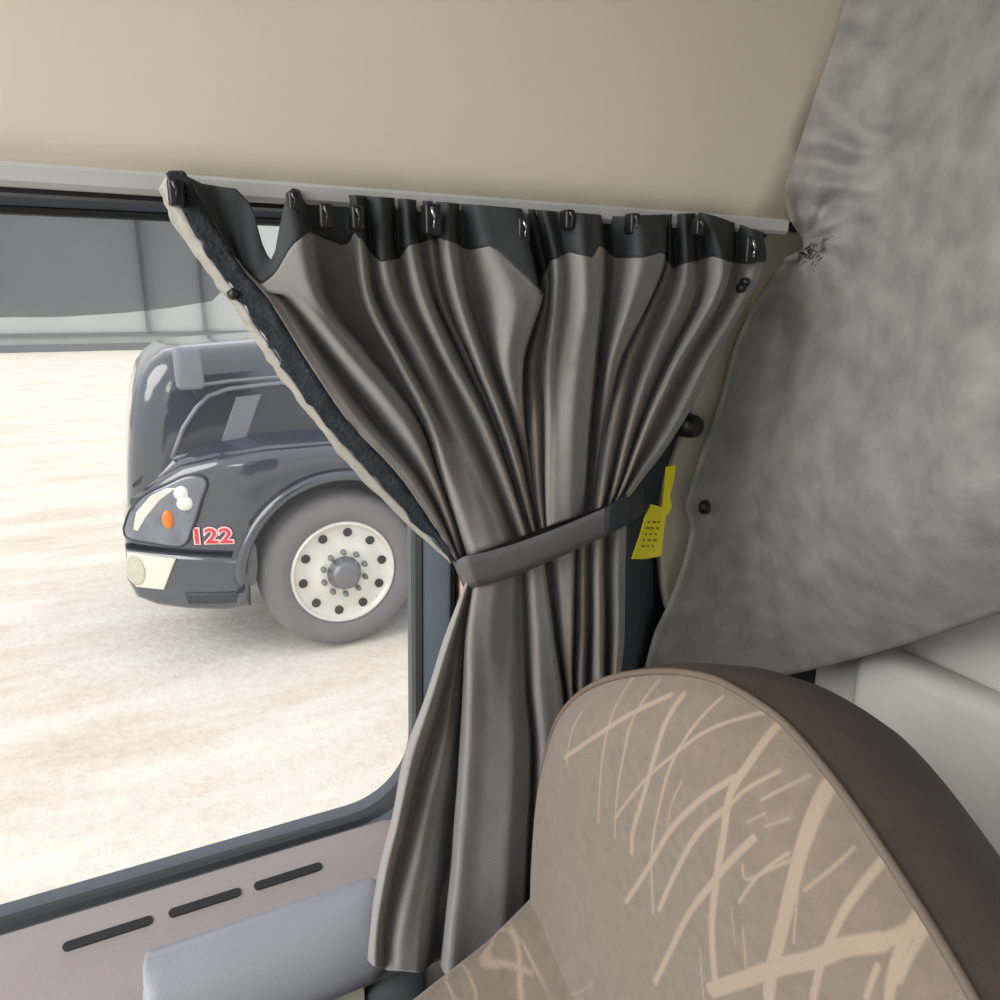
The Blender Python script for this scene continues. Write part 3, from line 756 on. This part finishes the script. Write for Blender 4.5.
for i, e in enumerate(edge):
    t = i/(nr-1); R0 = (1400, -560+t*1021)
    for c in range(NC+1):
        s = c/NC; s2 = s**1.15
        px = e[0]+(R0[0]-e[0])*s2; py = e[1]+(R0[1]-e[1])*s2
        py += (t**6)*28*math.sin(math.pi*min(1, s2*1.35))**.8 if s2*1.35 < 1 else 0
        q = P(px, py, X=XD-drape_d(px, py)+.085*smooth(max(0, min(1, (e[1]-255)/110)))*math.exp(-((px-e[0])/95)**2))
        ym = .668
        if q.y > ym-.03:                       # the edge turns along the door side instead of passing through it
            k = (q.y-(ym-.03))/.03; q = P(px, py, Y=ym-.03*math.exp(-k))
        vs.append(q)
dr = pyobj('sleeper_drape', vs, grid_faces(nr, NC+1), M['drape']); solid(dr, .005, 1)
tag(dr, 'grey padded suede-like drape hanging behind the seat at right', 'drape')
q = P(703, 507, X=XD-.006)
dsn = lathe('snap_button', [(0, .006), (.004, .006), (.008, .003), (.009, -.004)], Vector((0, 0, 0)), M['black'], dr, 20)
dsn.data.transform(Matrix.Translation(q) @ Matrix.Rotation(math.radians(-90), 4, 'Z'))

# pale sleeper wall further back
struct(boxobj('wall_rear', (.86, .90, -1.3, .72, .9, H+.75), M['pale']))
bk = P(880, 690, X=.81)
struct(boxobj('trim_4', (.80, .855, -1.0, .60, H-1.35, bk.z+.05), M['pale'], bev=.02))
# cab roof and floor
struct(boxobj('ceiling', (-.35, .9, -1.3, .72, H+.62, H+.66), M['ceil']))
struct(boxobj('floor', (-1.0, .9, -1.3, .72, .85, .9), M['floor']))

struct(boxobj('wall_left', (-.35, .9, -1.34, -1.3, .85, H+.66), M['ceil']))
# ------------------------------------------------------------------ passenger seat
seat = empty('passenger_seat', (.3, .28, .9))
tag(seat, 'brown patterned passenger seat in front of the grey drape', 'seat')
SC = .285                                     # seat centre in Y
def S(px, py): return (500+.38*px, 640+.38*py)
strokes = [
 ([(310,110),(290,200),(265,330),(255,480)],8),([(205,190),(185,250),(175,330)],8),([(170,310),(270,240),(350,190),(430,150)],12),
 ([(385,115),(350,200),(325,300),(305,420),(300,520)],8),([(460,150),(430,230),(400,330),(375,420),(350,500),(345,560)],14),
 ([(300,470),(380,370),(460,300),(560,230),(690,195)],9),([(550,160),(500,240),(450,330),(420,440),(400,560),(405,720)],9),
 ([(620,360),(530,420),(450,500),(390,600),(330,690)],13),([(600,440),(530,500),(470,600),(420,710)],13),
 ([(690,230),(650,330),(610,400),(590,520),(570,640),(560,760),(570,900)],17),([(720,350),(640,400),(590,460)],9),
 ([(670,520),(600,590),(560,640),(500,720),(450,820),(410,900)],14),([(760,560),(680,620),(630,690)],8),([(640,590),(650,630),(720,600),(800,560)],7),
 ([(820,400),(800,520),(770,640),(740,760),(715,860),(705,945)],24),([(990,540),(930,660),(880,760),(840,860),(820,945)],14),
 ([(560,920),(650,890),(740,860),(830,840),(900,810),(990,800)],26),([(990,860),(960,945)],11),([(530,810),(540,945)],6),([(610,700),(620,800)],5),
 ([(785,650),(770,800)],6),([(700,490),(760,470)],6),([(650,480),(700,455)],6),([(690,420),(780,370)],7),([(1100,520),(1060,700),(1030,850),(1020,980)],16),
 ([(990,800),(1100,770),(1250,740)],20),([(1150,600),(1080,760),(1040,900)],12),([(480,370),(450,440),(440,520)],6),([(335,230),(320,330)],6),
 ([(250,900),(200,930),(90,960)],5),([(640,760),(650,900)],6),([(900,560),(870,600),(800,660)],7),
]
def xfront(y, z):                             # front face of the backrest
    u = min(1, abs(y-SC)/.26); t = min(1, max(0, (H-.218-z)/.10))
    return .283-.016*(1-u*u)*t*(2-t)
# strokes in (y, z), unprojected on the mean front plane
segs = []
def onface(px, py):
    x = .28
    for _ in range(6): q = P(px, py, X=x); x = xfront(q.y, q.z)
    return q
for pl, w in strokes:
    pts = [onface(*S(a, b)) for a, b in pl]; pts = crom([(p.y, p.z, 0) for p in pts], 5)
    wid = w*.38*.00047
    for a, b in zip(pts, pts[1:]): segs.append((a[0], a[1], b[0], b[1], wid))
def stroke_val(y, z):
    v = 0
    for ax, az, bx, bz, w in segs:
        if min(ax, bx)-.006 < y < max(ax, bx)+.006 and min(az, bz)-.006 < z < max(az, bz)+.006:
            dx, dz = bx-ax, bz-az; l2 = dx*dx+dz*dz or 1e-9
            t = max(0, min(1, ((y-ax)*dx+(z-az)*dz)/l2)); d = math.hypot(y-ax-dx*t, z-az-dz*t)
            v = max(v, max(0, min(1, (w-d)/.0011)))
    return v*.85
# outline of the front face: superellipse top, slightly widening down
TOPZ = H-.217
outl = [(P(a, b, X=.297).y, P(a, b, X=.297).z) for a, b in [(522, 940), (525, 900), (529, 860), (535, 810), (545, 765), (558, 725), (575, 702), (598, 685), (625, 676), (671, 674), (713, 680), (743, 695), (781, 725), (823, 758), (876, 819)]]
def half_top(y):                              # z of the top edge for a given y (mirror about the seat centre)
    u = abs(y-SC)
    return None
edge_l = [(y, z) for y, z in outl if y > SC-.005]
print('seat outline', [(round(a, 3), round(b-H, 3)) for a, b in outl])
# half outline as (halfwidth, z), top to bottom
half = [(0, TOPZ)]+[(a, H+b) for a, b in [(.03, -.2195), (.068, -.232), (.11, -.254), (.145, -.279), (.178, -.311), (.205, -.348), (.226, -.40), (.240, -.46), (.246, -.524), (.248, -.60), (.248, -.70)]]
hw = crom([(a, b) for a, b in half], 8)
NR = 380; NCc = 340
zmin = H-.70
# z-levels down the outline; resample by arclength
pts = [Vector((a, b)) for a, b in hw]; cum = [0]
for a, b in zip(pts, pts[1:]): cum.append(cum[-1]+(b-a).length)
def along(s):
    s *= cum[-1]
    for i in range(len(cum)-1):
        if cum[i+1] >= s: 
            t = (s-cum[i])/max(1e-9, cum[i+1]-cum[i]); return pts[i]+(pts[i+1]-pts[i])*t
    return pts[-1]
# map: column c -> s in [-1,1] across, row r -> down. Use (halfwidth(z), z) scan rows
def hwz(z):
    best = 0
    for a, b in zip(pts, pts[1:]):
        if (a.y-z)*(b.y-z) <= 0 and abs(a.y-b.y) > 1e-9:
            t = (a.y-z)/(a.y-b.y); best = max(best, a.x+(b.x-a.x)*t)
    return best
ztop = sorted([(p.x, p.y) for p in pts], key=lambda q: q[0])
vs = []; att = []
for r in range(NR+1):
    t = r/NR; z = TOPZ-.0004-(TOPZ-.0004-zmin)*(t**1.25)
    w = hwz(z)
    for c in range(NCc+1):
        u = -1+2*c/NCc; y = SC+u*w
        dx_ = max(1e-6, w*(1-abs(u))); dz_ = max(1e-6, interp(ztop, abs(y-SC))-z); edge_d = dx_*dz_/math.hypot(dx_, dz_)
        k = max(0, 1-edge_d/.03); x = xfront(y, z)+.014*k*k
        x += .0022*noise.noise(Vector((y*9, z*9, 3)))
        vs.append(Vector((x, y, z))); att.append(stroke_val(y, z))
me = bpy.data.meshes.new('backrest'); me.from_pydata(vs, [], grid_faces(NR+1, NCc+1)); me.update()
at = me.attributes.new('strokes', 'FLOAT', 'POINT'); at.data.foreach_set('value', att)
back = link('backrest', me, M['seat'], seat)
# boxing behind the front face
rim_l = [Vector((xfront(SC+p.x, p.y)+.014, SC+p.x, p.y)) for p in pts]; rim_r = [Vector((xfront(SC-p.x, p.y)+.014, SC-p.x, p.y)) for p in pts]
rim = list(reversed(rim_r))+rim_l[1:]
vs = []; cz = H-.45
lv = [(0, 0), (.02, -.002), (.05, .006), (.08, .020), (.105, .038), (.125, .062), (.138, .09), (.142, .13)]
for dx, ins in lv:
    for p in rim:
        d = Vector((0, p.y-SC, p.z-cz)); d = d.normalized() if d.length > 0 else d
        vs.append(Vector((p.x+dx, p.y-d.y*ins, p.z-d.z*ins*1.0)))
bx = pyobj('side_panel', vs, grid_faces(len(lv), len(rim)), M['seatshade'], seat)
# back closing panel
vs = [v for v in vs[-len(rim):]]; bm = bmesh.new(); bm.faces.new([bm.verts.new(v) for v in vs]); obj('back_panel', bm, M['seatshade'], seat, smooth=False)
tube('piping', [p+Vector((-.0005, 0, .0005)) for p in rim[::2]], .0024, M['piping'], seat, 8)

# seat cushion with a rising rear bolster
SY1 = hw[-1][0]
vs = []; att = []; NX, NYc = 300, 230
cst = [[(398,993),(470,983),(520,975)],[(424,998),(448,964),(470,940)],[(487,942),(470,965),(456,995)],[(523,914),(506,942),(470,992)],[(516,928),(510,960),(504,998)],[(480,992),(513,964),(530,950)],[(440,975),(480,960),(510,940)]]
cseg = []
for pl in cst:
    q = [P(a, b, Y=.50) for a, b in pl]
    for a, b in zip(q, q[1:]): cseg.append((a, b))
def ctop(x):                                   # height of the cushion top at its outer edge
    return H+interp([(-.3, -.63), (-.1, -.625), (.05, -.612), (.12, -.592), (.16, -.575), (.20, -.558), (.24, -.541), (.28, -.515), (.31, -.49), (.36, -.46)], x)
for i in range(NX+1):
    x = -.28+.66*i/NX
    for j in range(NYc+1):
        a = j/NYc; u = -1+2*a
        half_w = .238; y = SC+u*half_w
        e = max(0, (abs(u)-.80)/.2)
        e2 = max(0, (-.2-x)/.08)
        z = ctop(x)-.035*(1-min(1, e*0+abs(u)**6))-.05*(1-math.sqrt(max(0, 1-e**2.2)))-.05*(1-math.sqrt(max(0, 1-min(1, e2)**2)))
        v = Vector((x, y, z)); vs.append(v)
        d = 9
        for p, q in cseg:
            l = q-p; t = max(0, min(1, (v-p).dot(l)/l.length_squared)); d = min(d, math.hypot(*( (v-(p+l*t)).xz )))
        att.append(max(0, min(1, (.0011-d)/.0006))*.8)
nc = NYc+1
faces = grid_faces(NX+1, nc); k0 = len(vs)
# skirt
bord = [j for j in range(nc)]+[i*nc+nc-1 for i in range(1, NX+1)]+[NX*nc+j for j in range(nc-2, -1, -1)]+[i*nc for i in range(NX-1, 0, -1)]
for b in bord: vs.append(Vector((vs[b].x, vs[b].y, H-.80))); att.append(0)
for i in range(len(bord)):
    j = (i+1) % len(bord); faces.append((bord[i], bord[j], k0+j, k0+i))
me = bpy.data.meshes.new('seat_cushion'); me.from_pydata(vs, [], faces); me.update()
bm = bmesh.new(); bm.from_mesh(me); bmesh.ops.recalc_face_normals(bm, faces=bm.faces[:]); bm.to_mesh(me); bm.free()
if 'strokes' not in me.attributes:
    at = me.attributes.new('strokes', 'FLOAT', 'POINT'); at.data.foreach_set('value', att)
link('seat_cushion', me, M['seat'], seat)
boxobj('seat_base', (-.2, .36, .09, .48, .9, H-.79), M['floor'], seat, .02)

# ================================================================== LIGHT
w = bpy.data.worlds.new('overcast'); bpy.context.scene.world = w; w.use_nodes = True; nt = w.node_tree
bg = nt.nodes['Background']; bg.inputs['Strength'].default_value = 1.2
tc = nd(nt, 'ShaderNodeTexCoord'); sp = nd(nt, 'ShaderNodeSeparateXYZ'); rp = nd(nt, 'ShaderNodeValToRGB')
nt.links.new(tc.outputs['Generated'], sp.inputs[0]); nt.links.new(sp.outputs['Z'], rp.inputs['Fac'])
rp.color_ramp.elements[0].color = (.86, .88, .92, 1); rp.color_ramp.elements[1].color = (1, 1, 1, 1)
nt.links.new(rp.outputs['Color'], bg.inputs['Color'])
def area(name, loc, target, size, power, col=(1, 1, 1)):
    l = bpy.data.lights.new(name, 'AREA'); l.shape = 'RECTANGLE'; l.size, l.size_y = size; l.energy = power; l.color = col
    o = bpy.data.objects.new(name, l); C.objects.link(o); o.location = loc
    o.rotation_euler = (Vector(target)-Vector(loc)).to_track_quat('-Z', 'Y').to_euler(); return o
sun = bpy.data.lights.new('sun', 'SUN'); sun.energy = 2.2; sun.angle = math.radians(45); sun.color = (1, .97, .92)
so = bpy.data.objects.new('sun', sun); C.objects.link(so); so.rotation_euler = Vector((.80, .22, -.56)).to_track_quat('-Z', 'Y').to_euler()
area('curtain_fill_light', (-1.3, .15, H-.05), (.25, .58, H-.5), (.9, .5), 7, (.97, .98, 1))  # added fill lamp that brightens the lower curtain
area('windshield_light', (-1.6, .1, H+.5), (.3, .4, H-.3), (1.2, .9), 14, (1, .98, .95))
vs_ = bpy.context.scene.view_settings
vs_.view_transform = 'Standard'; vs_.look = 'None'; vs_.exposure = 0.0
